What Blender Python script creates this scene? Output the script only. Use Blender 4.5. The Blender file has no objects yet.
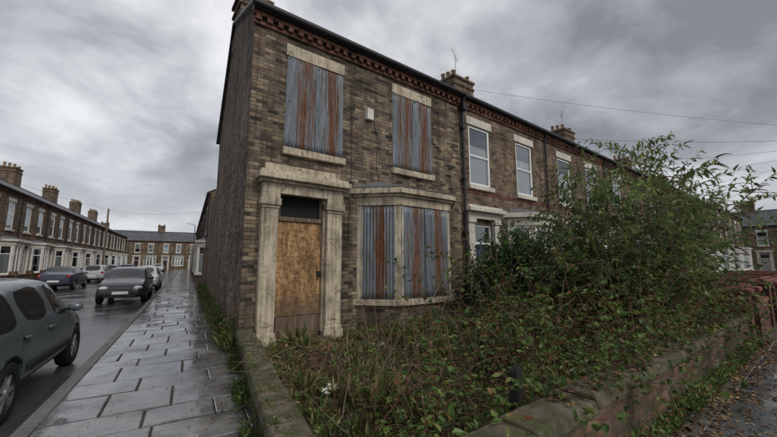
import bpy, bmesh, math, random
import numpy as np
from mathutils import Vector, Matrix, noise as mn
R=random.Random(11)
SA=-math.atan(.12)
scene=bpy.context.scene
# ------------------------------------------------------------ materials
class Mt:
    def __init__(s,name,rough=.8,spec=.4,col=None,metal=0):
        s.m=bpy.data.materials.new(name); s.m.use_nodes=True; s.t=s.m.node_tree
        s.b=s.t.nodes['Principled BSDF']; s.out=s.t.nodes['Material Output']
        s.b.inputs['Roughness'].default_value=rough
        s.b.inputs['Specular IOR Level'].default_value=spec
        s.b.inputs['Metallic'].default_value=metal
        if col: s.b.inputs['Base Color'].default_value=(*col,1)
        s._g=None; s._c=None
    def N(s,typ,**k):
        n=s.t.nodes.new('ShaderNode'+typ)
        for a,b in k.items(): setattr(n,a,b)
        return n
    def put(s,sock,val):
        if isinstance(val,bpy.types.NodeSocket): s.t.links.new(val,sock)
        elif isinstance(val,(tuple,list)) and len(val)==3 and sock.type=='RGBA': sock.default_value=(*val,1)
        else: sock.default_value=val
    def geo(s,o='Position'):
        if not s._g: s._g=s.N('NewGeometry')
        return s._g.outputs[o]
    def tc(s,o='UV'):
        if not s._c: s._c=s.N('TexCoord')
        return s._c.outputs[o]
    def map(s,v,sc=(1,1,1),loc=(0,0,0)):
        n=s.N('Mapping'); s.put(n.inputs['Vector'],v); n.inputs['Scale'].default_value=sc; n.inputs['Location'].default_value=loc
        return n.outputs[0]
    def noise(s,v,scale,detail=4,rough=.6,dist=0):
        n=s.N('TexNoise'); s.put(n.inputs['Vector'],v); n.inputs['Scale'].default_value=scale
        n.inputs['Detail'].default_value=detail; n.inputs['Roughness'].default_value=rough; n.inputs['Distortion'].default_value=dist
        return n.outputs[0]
    def vor(s,v,scale,out='Distance',feat='F1'):
        n=s.N('TexVoronoi',feature=feat); s.put(n.inputs['Vector'],v); n.inputs['Scale'].default_value=scale
        return n.outputs[out]
    def ramp(s,f,stops,interp='LINEAR'):
        n=s.N('ValToRGB'); s.put(n.inputs[0],f); e=n.color_ramp.elements; n.color_ramp.interpolation=interp
        while len(e)<len(stops): e.new(.5)
        for i,(p,c) in enumerate(stops):
            e[i].position=p; 
            if not isinstance(c,tuple): c=(c,c,c)
            e[i].color=(*c,1)
        return n.outputs[0]
    def mix(s,f,a,b,mode='MIX'):
        n=s.N('Mix',data_type='RGBA',blend_type=mode); s.put(n.inputs[0],f); s.put(n.inputs[6],a); s.put(n.inputs[7],b)
        return n.outputs[2]
    def mth(s,op,a,b=0.0,clamp=False):
        n=s.N('Math',operation=op,use_clamp=clamp); s.put(n.inputs[0],a); s.put(n.inputs[1],b)
        return n.outputs[0]
    def sep(s,v):
        n=s.N('SeparateXYZ'); s.put(n.inputs[0],v); return n.outputs
    def bump(s,h,st=.5,dist=.01,nrm=None):
        n=s.N('Bump'); s.put(n.inputs['Height'],h); n.inputs['Strength'].default_value=st; n.inputs['Distance'].default_value=dist
        if nrm is not None: s.put(n.inputs['Normal'],nrm)
        return n.outputs[0]
    def col(s,c): s.put(s.b.inputs['Base Color'],c)
    def rough(s,c): s.put(s.b.inputs['Roughness'],c)
    def nrm(s,c): s.put(s.b.inputs['Normal'],c)

def brick_mat(name,pal,mortar=(.2,.18,.15),soot=.5,bw=.228,bh=.076,moss=0.0,under=0.0):
    m=Mt(name,.88,.25); uv=m.tc('UV'); P=m.geo()
    wob=m.noise(P,9,2); 
    n=m.N('VectorMath',operation='MULTIPLY_ADD'); m.put(n.inputs[0],wob); n.inputs[1].default_value=(.012,.012,0); m.put(n.inputs[2],uv)
    b=m.N('TexBrick'); m.put(b.inputs['Vector'],n.outputs[0])
    b.inputs['Color1'].default_value=(0,0,0,1); b.inputs['Color2'].default_value=(1,1,1,1); b.inputs['Mortar'].default_value=(.5,.5,.5,1)
    b.inputs['Scale'].default_value=1; b.inputs['Mortar Size'].default_value=.0075; b.inputs['Mortar Smooth'].default_value=.3
    b.inputs['Brick Width'].default_value=bw; b.inputs['Row Height'].default_value=bh
    c=m.ramp(b.outputs['Color'],pal)
    fine=m.ramp(m.noise(P,45,6,.75),[(.3,.5),(.7,1.5)])
    c=m.mix(1,c,fine,'MULTIPLY')
    mort=m.mix(m.ramp(m.noise(P,3,4),[(.4,0.0),(.6,1.0)]),tuple(x*.45 for x in mortar),mortar)
    c=m.mix(b.outputs['Fac'],c,mort)
    big=m.ramp(m.noise(P,.75,6,.65),[(.34,1-soot),(.52,1.0),(.7,1.3)])
    c=m.mix(1,c,big,'MULTIPLY')
    st=m.ramp(m.noise(m.map(P,(2.6,2.6,.3)),1.3,6,.72),[(.41,1-soot*.9),(.57,1.06)])
    c=m.mix(1,c,st,'MULTIPLY')
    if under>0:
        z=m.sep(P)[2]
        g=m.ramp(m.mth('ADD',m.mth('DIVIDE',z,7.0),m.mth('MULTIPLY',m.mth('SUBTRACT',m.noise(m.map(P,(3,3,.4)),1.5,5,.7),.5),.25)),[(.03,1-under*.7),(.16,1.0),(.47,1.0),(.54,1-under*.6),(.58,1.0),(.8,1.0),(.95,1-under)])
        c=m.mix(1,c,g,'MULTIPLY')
    eff=m.ramp(m.noise(P,2.1,7,.78),[(.59,0.0),(.75,.4)])
    c=m.mix(eff,c,(.36,.32,.26))
    if moss>0:
        z=m.sep(P)[2]; f=m.mth('MULTIPLY',m.ramp(z,[(.0,1.0),(.6,0.0)]),m.ramp(m.noise(P,5,5),[(.4,0.0),(.62,moss)]))
        c=m.mix(f,c,(.05,.065,.02))
    m.col(c)
    h=m.mth('SUBTRACT',m.mth('MULTIPLY',m.noise(P,40,4),.5),b.outputs['Fac'])
    m.nrm(m.bump(h,.85,.012)); return m.m
M={}
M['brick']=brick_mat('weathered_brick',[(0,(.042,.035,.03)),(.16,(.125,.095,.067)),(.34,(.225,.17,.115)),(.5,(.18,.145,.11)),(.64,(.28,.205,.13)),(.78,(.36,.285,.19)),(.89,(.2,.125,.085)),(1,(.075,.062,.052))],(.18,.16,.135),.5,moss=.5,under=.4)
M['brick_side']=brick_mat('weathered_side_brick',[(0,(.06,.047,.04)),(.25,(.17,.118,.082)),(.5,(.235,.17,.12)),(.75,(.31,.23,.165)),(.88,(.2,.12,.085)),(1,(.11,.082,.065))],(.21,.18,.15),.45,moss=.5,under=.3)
M['brick_row']=brick_mat('terrace_brick',[(0,(.06,.045,.035)),(.3,(.19,.13,.085)),(.6,(.27,.19,.12)),(1,(.13,.09,.065))],(.21,.18,.15),.35)
M['brick_red']=brick_mat('red_brick',[(0,(.1,.035,.025)),(.5,(.19,.07,.045)),(1,(.26,.12,.08))],(.15,.13,.115),.5)
M['brick_wall']=brick_mat('garden_wall_brick',[(0,(.05,.033,.028)),(.35,(.15,.08,.055)),(.7,(.22,.13,.085)),(1,(.1,.07,.055))],(.15,.135,.11),.5,moss=1.0)

def stone_mat(name,base,dirt=.6,peel=.5,mossy=0):
    m=Mt(name,.78,.25); P=m.geo()
    c=m.mix(m.noise(P,5,6),tuple(x*.75 for x in base),base)
    st=m.ramp(m.noise(m.map(P,(9,9,.55)),1.8,8,.78),[(.38,1-dirt),(.55,1.0)])
    c=m.mix(1,c,m.mix(st,(.5*(1-dirt)+.06,.42*(1-dirt)+.05,.34*(1-dirt)+.04),(1,1,1)),'MULTIPLY')
    big=m.ramp(m.noise(P,1.7,6,.7),[(.38,1-dirt*.6),(.58,1.05)]); c=m.mix(1,c,big,'MULTIPLY')
    pl=m.ramp(m.noise(P,4.5,9,.72,.4),[(.585,0.0),(.61,peel)]); c=m.mix(pl,c,m.mix(m.noise(P,12,3),(.13,.095,.065),(.27,.21,.15)))
    sp=m.ramp(m.noise(P,38,5,.8),[(.64,0.0),(.7,peel*.7)]); c=m.mix(sp,c,(.08,.065,.052))
    if mossy: 
        f=m.ramp(m.noise(P,6,7,.7),[(.4,0.0),(.56,mossy)]); c=m.mix(f,c,m.mix(m.noise(P,30,3),(.02,.026,.01),(.085,.09,.03)))
        l=m.ramp(m.noise(P,14,6,.8),[(.6,0.0),(.66,.6)]); c=m.mix(l,c,(.27,.25,.2))
    m.col(c); m.nrm(m.bump(m.mth('ADD',m.noise(P,30,6,.7),m.mth('MULTIPLY',pl,-.6)),.6,.01)); return m.m
M['stone']=stone_mat('cream_painted_stone',(.68,.585,.44),.68,.75)
M['stone2']=stone_mat('pale_painted_stone',(.76,.71,.62),.35,.25)
M['coping']=stone_mat('mossy_coping_stone',(.18,.15,.115),.5,.5,.9)
M['redcoping']=stone_mat('terracotta_coping',(.26,.11,.075),.5,.45)
def corr_mat():
    m=Mt('corrugated_steel',.5,.4,metal=.1); O=m.tc('Object'); P=m.geo(); s=m.sep(O)
    oi=m.N('ObjectInfo')
    v=m.N('VectorMath',operation='MULTIPLY_ADD'); m.put(v.inputs[0],oi.outputs['Random']); v.inputs[1].default_value=(17,5,9); m.put(v.inputs[2],O)
    st=m.noise(m.map(v.outputs[0],(10,10,.4)),1.5,9,.72)
    cen=m.mth('SUBTRACT',.2,m.mth('MULTIPLY',m.mth('ABSOLUTE',m.mth('SUBTRACT',s[0],.06)),.62))
    f=m.mth('ADD',st,cen)
    f=m.ramp(f,[(.56,0.0),(.61,.45),(.66,.8),(.74,1.0)])
    blot=m.noise(m.map(v.outputs[0],(1.6,1.6,.8)),5,9,.78)
    f2=m.ramp(blot,[(.58,0.0),(.68,.65)])
    f=m.mth('MAXIMUM',f,f2)
    base=m.mix(m.noise(m.map(v.outputs[0],(6,6,1)),2,6),(.11,.135,.155),(.27,.31,.345))
    lt=m.ramp(m.noise(m.map(v.outputs[0],(14,14,.6)),1.5,5,.8),[(.5,0.0),(.75,.5)])
    base=m.mix(lt,base,(.42,.44,.45))
    dk=m.ramp(m.noise(m.map(v.outputs[0],(9,9,.8),(4,4,4)),1.6,7,.8),[(.35,.4),(.58,1.0)]); base=m.mix(1,base,dk,'MULTIPLY')
    rust=m.ramp(m.noise(m.map(v.outputs[0],(1.4,1.4,.35)),16,8,.82),[(.3,(.035,.017,.011)),(.46,(.115,.045,.02)),(.6,(.23,.092,.034)),(.78,(.38,.175,.065))])
    m.col(m.mix(f,base,rust)); m.rough(m.ramp(f,[(0,.42),(1,.9)])); m.nrm(m.bump(m.noise(P,60,4),.2,.004)); return m.m
M['corr']=corr_mat()
def osb_mat():
    m=Mt('chipboard',.8,.2); O=m.tc('Object'); P=m.geo()
    w=m.noise(O,6,3); v=m.N('VectorMath',operation='MULTIPLY_ADD'); m.put(v.inputs[0],w); v.inputs[1].default_value=(.15,.15,.15); m.put(v.inputs[2],O)
    a=m.vor(m.map(v.outputs[0],(26,26,13)),1,'Color'); b=m.vor(m.map(v.outputs[0],(11,11,32),(3,1,2)),1,'Color')
    k=m.N('RGBToBW'); m.put(k.inputs[0],m.mix(.5,a,b))
    c=m.ramp(k.outputs[0],[(.2,(.22,.115,.05)),(.5,(.4,.23,.1)),(.8,(.55,.37,.2))])
    st=m.ramp(m.noise(m.map(P,(5,5,1)),1.4,6,.7),[(.4,.45),(.58,1.0)]); c=m.mix(1,c,st,'MULTIPLY')
    z=m.sep(P)[2]; low=m.mth('MULTIPLY',m.ramp(z,[(.0,1.0),(.65,.7),(1.1,.0)]),m.ramp(m.noise(P,4,5),[(.3,.4),(.55,1.0)]))
    c=m.mix(low,c,(.12,.085,.06)); m.col(c); m.nrm(m.bump(k.outputs[0],.3,.004)); return m.m
M['osb']=osb_mat()
def oldwood():
    m=Mt('old_grey_wood',.85,.2); P=m.geo()
    c=m.ramp(m.noise(m.map(P,(14,14,1.2)),1.5,6,.7),[(.3,(.05,.035,.025)),(.55,(.17,.12,.085)),(.75,(.3,.25,.2))]); m.col(c); m.nrm(m.bump(m.noise(m.map(P,(40,40,3)),1,4),.4,.004)); return m.m
M['wood']=oldwood()
def simple(name,col,rough=.6,metal=0,var=.3,spec=.4,bs=30):
    m=Mt(name,rough,spec,metal=metal); P=m.geo()
    c=m.mix(m.noise(P,4,6,.7),tuple(x*(1-var) for x in col),tuple(min(1,x*(1+var)) for x in col)); m.col(c)
    m.nrm(m.bump(m.noise(P,bs,4),.2,.004)); return m.m
M['black']=simple('black_cast_iron',(.018,.018,.02),.45)
M['post']=simple('charred_wood_post',(.022,.02,.018),.9,var=.6,bs=60)
M['white']=simple('white_frame_paint',(.8,.79,.76),.4,var=.1)
M['lead']=simple('lead_sheet',(.13,.135,.145),.6)
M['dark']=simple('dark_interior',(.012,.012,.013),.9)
M['curtain']=simple('net_curtain',(.78,.76,.73),.9,var=.15)
M['pot']=simple('clay_chimney_pot',(.36,.24,.15),.85)
M['plastic']=simple('white_plastic',(.6,.58,.52),.45)
def slate():
    m=Mt('roof_slate',.55,.45); uv=m.tc('UV'); b=m.N('TexBrick'); m.put(b.inputs['Vector'],uv)
    b.inputs['Color1'].default_value=(.05,.053,.06,1); b.inputs['Color2'].default_value=(.11,.11,.12,1); b.inputs['Mortar'].default_value=(.02,.02,.02,1)
    b.inputs['Scale'].default_value=1; b.inputs['Mortar Size'].default_value=.008; b.inputs['Brick Width'].default_value=.3; b.inputs['Row Height'].default_value=.2
    P=m.geo(); c=m.mix(1,b.outputs['Color'],m.ramp(m.noise(P,1,6,.7),[(.35,.6),(.65,1.4)]),'MULTIPLY'); m.col(c)
    m.nrm(m.bump(m.mth('SUBTRACT',1,b.outputs['Fac']),.5,.01)); return m.m
M['slate']=slate()
def glass():
    m=Mt('window_glass'); nt=m.t; g=m.N('BsdfGlossy'); g.inputs['Roughness'].default_value=.02; g.inputs['Color'].default_value=(.9,.95,1,1)
    t=m.N('BsdfTransparent'); t.inputs['Color'].default_value=(.85,.9,.9,1)
    lw=m.N('Fresnel'); lw.inputs['IOR'].default_value=1.5
    f=m.mth('ADD',m.mth('MULTIPLY',lw.outputs[0],1.1),.14,True)
    x=m.N('MixShader'); nt.links.new(f,x.inputs[0]); nt.links.new(t.outputs[0],x.inputs[1]); nt.links.new(g.outputs[0],x.inputs[2]); nt.links.new(x.outputs[0],m.out.inputs[0])
    return m.m
M['glass']=glass()
def doorpaint():
    m=Mt('painted_door',.35,.5); oi=m.N('ObjectInfo')
    m.col(m.ramp(oi.outputs['Random'],[(0,(.35,.33,.3)),(.3,(.05,.02,.02)),(.5,(.3,.3,.28)),(.7,(.02,.05,.04)),(.9,(.02,.03,.08))],'CONSTANT')); return m.m
M['door']=doorpaint()
def slabs_mat():
    m=Mt('wet_paving_stone',.4,.7); P=m.geo(); r=m.geo('Random Per Island')
    c=m.ramp(r,[(0,(.075,.078,.082)),(.3,(.125,.125,.128)),(.6,(.18,.175,.165)),(.8,(.105,.11,.12)),(1,(.155,.145,.13))])
    c=m.mix(1,c,m.ramp(m.noise(P,2.2,8,.72),[(.36,.4),(.5,.95),(.65,1.3)]),'MULTIPLY')
    c=m.mix(1,c,m.ramp(m.noise(P,60,4,.7),[(.35,.65),(.65,1.35)]),'MULTIPLY')
    ms=m.ramp(m.noise(P,3.1,8,.75),[(.56,0.0),(.68,.55)]); c=m.mix(ms,c,(.05,.055,.028))
    m.col(c)
    m.b.inputs['Coat Weight'].default_value=.35; m.b.inputs['Coat Roughness'].default_value=.12
    wet=m.noise(P,1.6,7,.68); m.rough(m.ramp(wet,[(.44,.04),(.52,.16),(.62,.42)]))
    m.nrm(m.bump(m.mth('ADD',m.mth('MULTIPLY',m.noise(P,45,4,.7),m.ramp(wet,[(.44,.08),(.57,1.0)])),m.mth('MULTIPLY',m.noise(P,5,3),2)),.17,.006)); return m.m
M['slab']=slabs_mat()
def asphalt():
    m=Mt('wet_asphalt',.4,.6); P=m.geo()
    c=m.ramp(m.noise(P,1.2,8,.7),[(.3,(.025,.026,.029)),(.7,(.065,.065,.068))]); c=m.mix(m.ramp(m.vor(P,90),[(.2,.0),(.6,.35)]),c,(.1,.1,.1)); m.col(c)
    m.rough(m.ramp(m.noise(P,.8,5),[(.44,.07),(.6,.32)])); m.nrm(m.bump(m.noise(P,120,3),.25,.006)); return m.m
M['asphalt']=asphalt()
def soil():
    m=Mt('garden_soil',.95,.15); P=m.geo()
    c=m.ramp(m.noise(P,7,8,.78),[(.3,(.022,.016,.011)),(.48,(.06,.045,.031)),(.62,(.11,.088,.06)),(.75,(.19,.155,.105))])
    g=m.ramp(m.noise(P,2.3,6,.7),[(.5,0.0),(.6,.7)]); c=m.mix(g,c,m.mix(m.noise(P,40,3),(.03,.045,.012),(.08,.09,.03))); m.col(c)
    m.nrm(m.bump(m.noise(P,25,6,.75),.9,.03)); return m.m
M['soil']=soil()
M['ground']=simple('ground_earth',(.07,.07,.06),.9)
M['joint']=simple('mossy_joint',(.028,.03,.018),.95)
M['kerb']=stone_mat('kerb_stone',(.2,.2,.2),.4,.2)
def leafm(name,stops,rough=.45,trans=.35):
    m=Mt(name,rough,.35); r=m.geo('Random Per Island'); P=m.geo()
    c=m.ramp(r,stops); c=m.mix(1,c,m.ramp(m.noise(P,1.9,5),[(.38,.6),(.62,1.4)]),'MULTIPLY'); m.col(c)
    tr=m.N('BsdfTranslucent'); m.put(tr.inputs[0],c); x=m.N('MixShader'); x.inputs[0].default_value=trans
    m.t.links.new(m.b.outputs[0],x.inputs[1]); m.t.links.new(tr.outputs[0],x.inputs[2]); m.t.links.new(x.outputs[0],m.out.inputs[0]); return m.m
M['lf_dark']=leafm('evergreen_leaf',[(0,(.02,.045,.014)),(.4,(.035,.08,.022)),(.8,(.06,.12,.035)),(1,(.13,.16,.05))],.35,.25)
M['lf_bram']=leafm('bramble_leaf',[(0,(.035,.075,.018)),(.35,(.075,.14,.03)),(.7,(.14,.205,.05)),(.87,(.22,.23,.07)),(.93,(.23,.11,.045)),(.97,(.16,.055,.03)),(1,(.2,.14,.06))],.4)
M['lf_bud']=leafm('shrub_leaf',[(0,(.07,.115,.035)),(.45,(.125,.195,.06)),(.8,(.2,.26,.085)),(1,(.29,.28,.1))],.5,.45)
M['lf_grass']=leafm('grass_blade',[(0,(.06,.11,.022)),(.35,(.12,.165,.042)),(.55,(.22,.22,.08)),(.8,(.31,.26,.13)),(1,(.19,.135,.07))],.6)
M['lf_dead']=leafm('fallen_leaf',[(0,(.05,.025,.014)),(.4,(.13,.066,.033)),(.75,(.22,.13,.055)),(1,(.29,.22,.11))],.6,.1)
M['stem_red']=simple('bramble_stem',(.16,.075,.05),.6,var=.5)
M['stem_grey']=simple('bare_twig',(.23,.18,.135),.8,var=.5)
M['spike']=simple('seed_spike',(.1,.06,.04),.9)
# ------------------------------------------------------------ mesh builder
def empty(name,loc=(0,0,0),rz=0):
    e=bpy.data.objects.new(name,None); e.location=loc; e.rotation_euler=(0,0,rz); e.empty_display_size=.2
    scene.collection.objects.link(e); return e
def link(name,me,parent=None,loc=None,rot=None):
    o=bpy.data.objects.new(name,me); scene.collection.objects.link(o)
    if parent: o.parent=parent
    if loc: o.location=loc
    if rot: o.rotation_euler=rot
    return o
class MB:
    def __init__(s): s.v=[]; s.f=[]; s.mi=[]
    def poly(s,pts,mi=0):
        b=len(s.v); s.v+= [tuple(p) for p in pts]; s.f.append(tuple(range(b,b+len(pts)))); s.mi.append(mi)
    def hexa(s,p,mi=0):
        b=len(s.v); s.v+=[tuple(q) for q in p]
        for f in ((0,3,2,1),(4,5,6,7),(0,1,5,4),(1,2,6,5),(2,3,7,6),(3,0,4,7)): s.f.append(tuple(b+i for i in f)); s.mi.append(mi)
    def box(s,x0,x1,y0,y1,z0,z1,mi=0):
        s.hexa([(x0,y0,z0),(x1,y0,z0),(x1,y1,z0),(x0,y1,z0),(x0,y0,z1),(x1,y0,z1),(x1,y1,z1),(x0,y1,z1)],mi)
    def obox(s,p,d,s0,s1,t0,t1,z0,z1,mi=0):
        n=(-d[1],d[0]); q=lambda a,t,z:(p[0]+d[0]*a+n[0]*t,p[1]+d[1]*a+n[1]*t,z)
        s.hexa([q(s0,t0,z0),q(s1,t0,z0),q(s1,t1,z0),q(s0,t1,z0),q(s0,t0,z1),q(s1,t0,z1),q(s1,t1,z1),q(s0,t1,z1)],mi)
    def prism(s,pts,z0,z1,mi=0,top=None):
        n=len(pts); b=len(s.v); tp=top or pts
        s.v+=[(x,y,z0) for x,y in pts]+[(x,y,z1) for x,y in tp]
        s.f.append(tuple(b+i for i in reversed(range(n)))); s.mi.append(mi)
        s.f.append(tuple(b+n+i for i in range(n))); s.mi.append(mi)
        for i in range(n):
            j=(i+1)%n; s.f.append((b+i,b+j,b+n+j,b+n+i)); s.mi.append(mi)
    def wall(s,x0,x1,z0,z1,y,ops,rev=.11,mi=0):
        xs=sorted({x0,x1,*[o[0] for o in ops],*[o[1] for o in ops]}); zs=sorted({z0,z1,*[o[2] for o in ops],*[o[3] for o in ops]})
        for i in range(len(xs)-1):
            for j in range(len(zs)-1):
                cx=(xs[i]+xs[i+1])/2; cz=(zs[j]+zs[j+1])/2
                if any(o[0]<cx<o[1] and o[2]<cz<o[3] for o in ops): continue
                s.poly([(xs[i],y,zs[j]),(xs[i+1],y,zs[j]),(xs[i+1],y,zs[j+1]),(xs[i],y,zs[j+1])],mi)
        for a,b,c,d in ops:
            s.poly([(a,y,c),(a,y,d),(a,y+rev,d),(a,y+rev,c)],mi); s.poly([(b,y,c),(b,y+rev,c),(b,y+rev,d),(b,y,d)],mi)
            s.poly([(a,y,d),(b,y,d),(b,y+rev,d),(a,y+rev,d)],mi); s.poly([(a,y,c),(a,y+rev,c),(b,y+rev,c),(b,y,c)],mi)
    def tube(s,pts,r0,r1,k=4,mi=0):
        b=len(s.v); n=len(pts)
        for i,p in enumerate(pts):
            p=Vector(p); d=(Vector(pts[min(i+1,n-1)])-Vector(pts[max(i-1,0)])).normalized()
            a=d.cross(Vector((.3,.2,1))); a=a.normalized() if a.length>1e-3 else Vector((1,0,0)); c=d.cross(a); r=r0+(r1-r0)*i/(n-1)
            for j in range(k):
                t=2*math.pi*j/k; s.v.append(tuple(p+a*(r*math.cos(t))+c*(r*math.sin(t))))
        for i in range(n-1):
            for j in range(k):
                j2=(j+1)%k; s.f.append((b+i*k+j,b+i*k+j2,b+(i+1)*k+j2,b+(i+1)*k+j)); s.mi.append(mi)
        s.f.append(tuple(b+j for j in reversed(range(k)))); s.mi.append(mi); s.f.append(tuple(b+(n-1)*k+j for j in range(k))); s.mi.append(mi)
    def lathe(s,prof,c=(0,0,0),k=20,axis='z',mi=0):
        b=len(s.v); n=len(prof)
        for r,h in prof:
            for j in range(k):
                t=2*math.pi*j/k; a,q=r*math.cos(t),r*math.sin(t)
                p=(a,q,h) if axis=='z' else (h,a,q) if axis=='x' else (a,h,q)
                s.v.append((p[0]+c[0],p[1]+c[1],p[2]+c[2]))
        for i in range(n-1):
            for j in range(k):
                j2=(j+1)%k; s.f.append((b+i*k+j,b+i*k+j2,b+(i+1)*k+j2,b+(i+1)*k+j)); s.mi.append(mi)
    def mesh(s,name,mats,smooth=False,uv=True):
        me=bpy.data.meshes.new(name); me.from_pydata(s.v,[],s.f); 
        for m in mats: me.materials.append(m)
        me.polygons.foreach_set('material_index',s.mi)
        if smooth: me.polygons.foreach_set('use_smooth',[True]*len(s.f))
        if uv:
            l=me.uv_layers.new(name='UVMap'); V=me.vertices
            for p in me.polygons:
                n=p.normal
                if abs(n.z)>.8:
                    for li in p.loop_indices: c=V[me.loops[li].vertex_index].co; l.data[li].uv=(c.x,c.y)
                else:
                    t=Vector((-n.y,n.x,0)); t=t.normalized() if t.length>1e-6 else Vector((1,0,0))
                    for li in p.loop_indices: c=V[me.loops[li].vertex_index].co; l.data[li].uv=(c.dot(t)+.0,c.z)
        me.update(); return me
    def obj(s,name,mats,parent=None,bevel=0,smooth=False,loc=None,rot=None,uv=True):
        o=link(name,s.mesh(name,mats,smooth,uv),parent,loc,rot)
        if bevel: 
            m=o.modifiers.new('b','BEVEL'); m.width=bevel; m.segments=2; m.limit_method='ANGLE'
        return o
T22=math.tan(math.radians(22.5)); S2=math.sqrt(.5)
def bay_pts(a,b,d,off=0,yb=0.0):
    return [(a-off*2*S2,yb),(a+d-off*T22,-d-off),(b-d+off*T22,-d-off),(b+off*2*S2,yb)]
def bay_posts(mb,a,b,d,z0,z1,w=.12,t=.1,mi=0):
    for sgn in (1,-1):
        X=(lambda x:x) if sgn==1 else (lambda x:a+b-x)
        c=(a+d,-d)
        poly=[c,(c[0]+w,c[1]),(c[0]+w,c[1]+t),(c[0]+t*T22,c[1]+t),(c[0]-w*S2+t*S2,c[1]+w*S2+t*S2),(c[0]-w*S2,c[1]+w*S2)]
        poly=[(X(x),y) for x,y in poly]
        if sgn==-1: poly=poly[::-1]
        mb.prism(poly,z0,z1,mi)
        p2=[(a,0),(a+w*S2,-w*S2),(a+w*S2+t*S2,-w*S2+t*S2),(a+t*2*S2,0)]
        p2=[(X(x),y) for x,y in p2]
        if sgn==-1: p2=p2[::-1]
        mb.prism(p2,z0,z1,mi)
def corr_sheet(name,w,h,parent,loc,rz,tilt=0):
    mb=MB(); nx=max(8,int(w/.0095)); nz=12
    ph=R.random()*9
    for j in range(nz+1):
        for i in range(nx+1):
            x=-w/2+w*i/nx; z=-h/2+h*j/nz
            y=.0105*math.sin(x/.076*2*math.pi)+.014*mn.noise(Vector((x*2,z*2,ph)))
            if j in (0,nz): z+=.02*mn.noise(Vector((x*5,ph,j)))
            mb.v.append((x,y,z))
    for j in range(nz):
        for i in range(nx):
            k=j*(nx+1)+i; mb.f.append((k,k+1,k+nx+2,k+nx+1)); mb.mi.append(0)
    o=mb.obj(name,[M['corr']],parent,smooth=True,loc=loc,rot=(0,tilt,rz),uv=False)
    so=o.modifiers.new('s','SOLIDIFY'); so.thickness=.002
    nm=MB()
    for zz in (-h/2+.06,0,h/2-.06):
        k=-w/2+.038*1.5
        while k<w/2:
            nm.lathe([(.0,-.03),(.012,-.026),(.012,-.015)],(k,0,zz+R.uniform(-.01,.01)),6,'y'); k+=.228
    nm.obj('fixing_bolts',[M['black']],parent,loc=loc,rot=(0,tilt,rz),uv=False)
    return o
# ------------------------------------------------------------ corner house
EV=6.72; RZ=9.3; HW=6.2; side=lambda y:(.12*y,y)
H=empty('derelict_brick_house')
W1=(.72,2.03,3.9,5.93); W2=(3.55,4.88,3.95,5.98)
mb=MB()
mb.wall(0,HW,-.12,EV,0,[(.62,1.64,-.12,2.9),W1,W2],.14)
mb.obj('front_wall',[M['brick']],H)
mb=MB()
r0=side(0); r9=side(9); rr=side(4.5)
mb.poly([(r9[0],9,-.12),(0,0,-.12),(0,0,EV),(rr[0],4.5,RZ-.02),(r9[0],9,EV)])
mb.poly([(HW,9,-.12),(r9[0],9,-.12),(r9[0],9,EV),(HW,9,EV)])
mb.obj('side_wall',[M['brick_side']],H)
mb=MB(); a=side(9.0); b=side(13.5)
mb.hexa([(a[0]+.01,a[1],-.12),(a[0]+3,a[1],-.12),(b[0]+3,b[1],-.12),(b[0]+.01,b[1],-.12),(a[0]+.01,a[1],4.6),(a[0]+3,a[1],6.0),(b[0]+3,b[1],6.0),(b[0]+.01,b[1],4.6)])
mb.obj('rear_outrigger',[M['brick_side']],H)
mb=MB()
mb.poly([(-.12,-.22,EV-.02),(HW,-.22,EV-.02),(HW,4.5,RZ),(rr[0]-.1,4.5,RZ)])
mb.poly([(rr[0]-.1,4.5,RZ),(HW,4.5,RZ),(HW,9.2,EV-.02),(r9[0]-.1,9.2,EV-.02)])
o=mb.obj('roof',[M['slate']],H); s_=o.modifiers.new('s','SOLIDIFY'); s_.thickness=.06
mb=MB(); mb.box(-.05,HW-.05,-.045,.0,6.36,6.43); mb.box(-.05,HW-.05,-.10,.0,6.53,6.60)
x=.0
while x<HW-.1: mb.box(x,x+.11,-.095,-.001,6.432,6.528); x+=.222
mb.obj('corbel_course',[M['brick_red']],H)
mb=MB(); mb.box(-.06,HW,-.13,-.0,6.602,6.66); mb.obj('eaves_board',[M['black']],H)
mb=MB(); mb.tube([(-.1,-.19,6.7),(HW,-.19,6.7)],.065,.065,10); mb.box(-.02,HW,-.16,-.13,6.61,6.72)
mb.obj('gutter',[M['black']],H)
mb=MB()
for w in (W1,W2):
    mb.box(w[0]-.05,w[1]+.05,-.025,.1,w[3],w[3]+.27); mb.box(w[0]-.06,w[1]+.08,-.09,.1,w[2]-.15,w[2])
mb.obj('lintels_and_sills',[M['stone']],H,.012)
mb=MB()
for a,b in ((.28,.6),(1.66,2.02)):
    mb.box(a,b,-.13,.06,.16,2.66); mb.box(a-.04,b+.04,-.17,.07,-.05,.16); mb.box(a-.02,b+.02,-.15,.065,.16,.24)
    mb.box(a-.015,b+.015,-.15,.065,2.6,2.66); mb.box(a-.04,b+.04,-.18,.07,2.66,2.8); mb.box(a-.02,b+.02,-.16,.07,2.8,2.9)
    mb.box(a+.07,b-.07,-.142,-.12,.36,2.48)
mb.box(.27,2.03,-.15,.06,2.9,3.1); mb.box(.22,2.08,-.22,.06,3.1,3.16); mb.box(.16,2.14,-.32,.06,3.16,3.27); mb.box(.2,2.1,-.27,.06,3.27,3.33)
mb.box(.32,1.98,-.1,.06,3.33,3.5)
mb.box(.6,.64,-.02,.14,0,2.9); mb.box(1.62,1.66,-.02,.14,0,2.9)
mb.obj('door_surround',[M['stone']],H,.014)
mb=MB(); mb.box(.5,1.76,-.36,.3,-.1,.06); mb.obj('doorstep',[M['coping']],H,.02)
mb=MB(); mb.box(.66,1.605,.06,.08,.5,2.38); mb.obj('door_board',[M['osb']],H)
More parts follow.
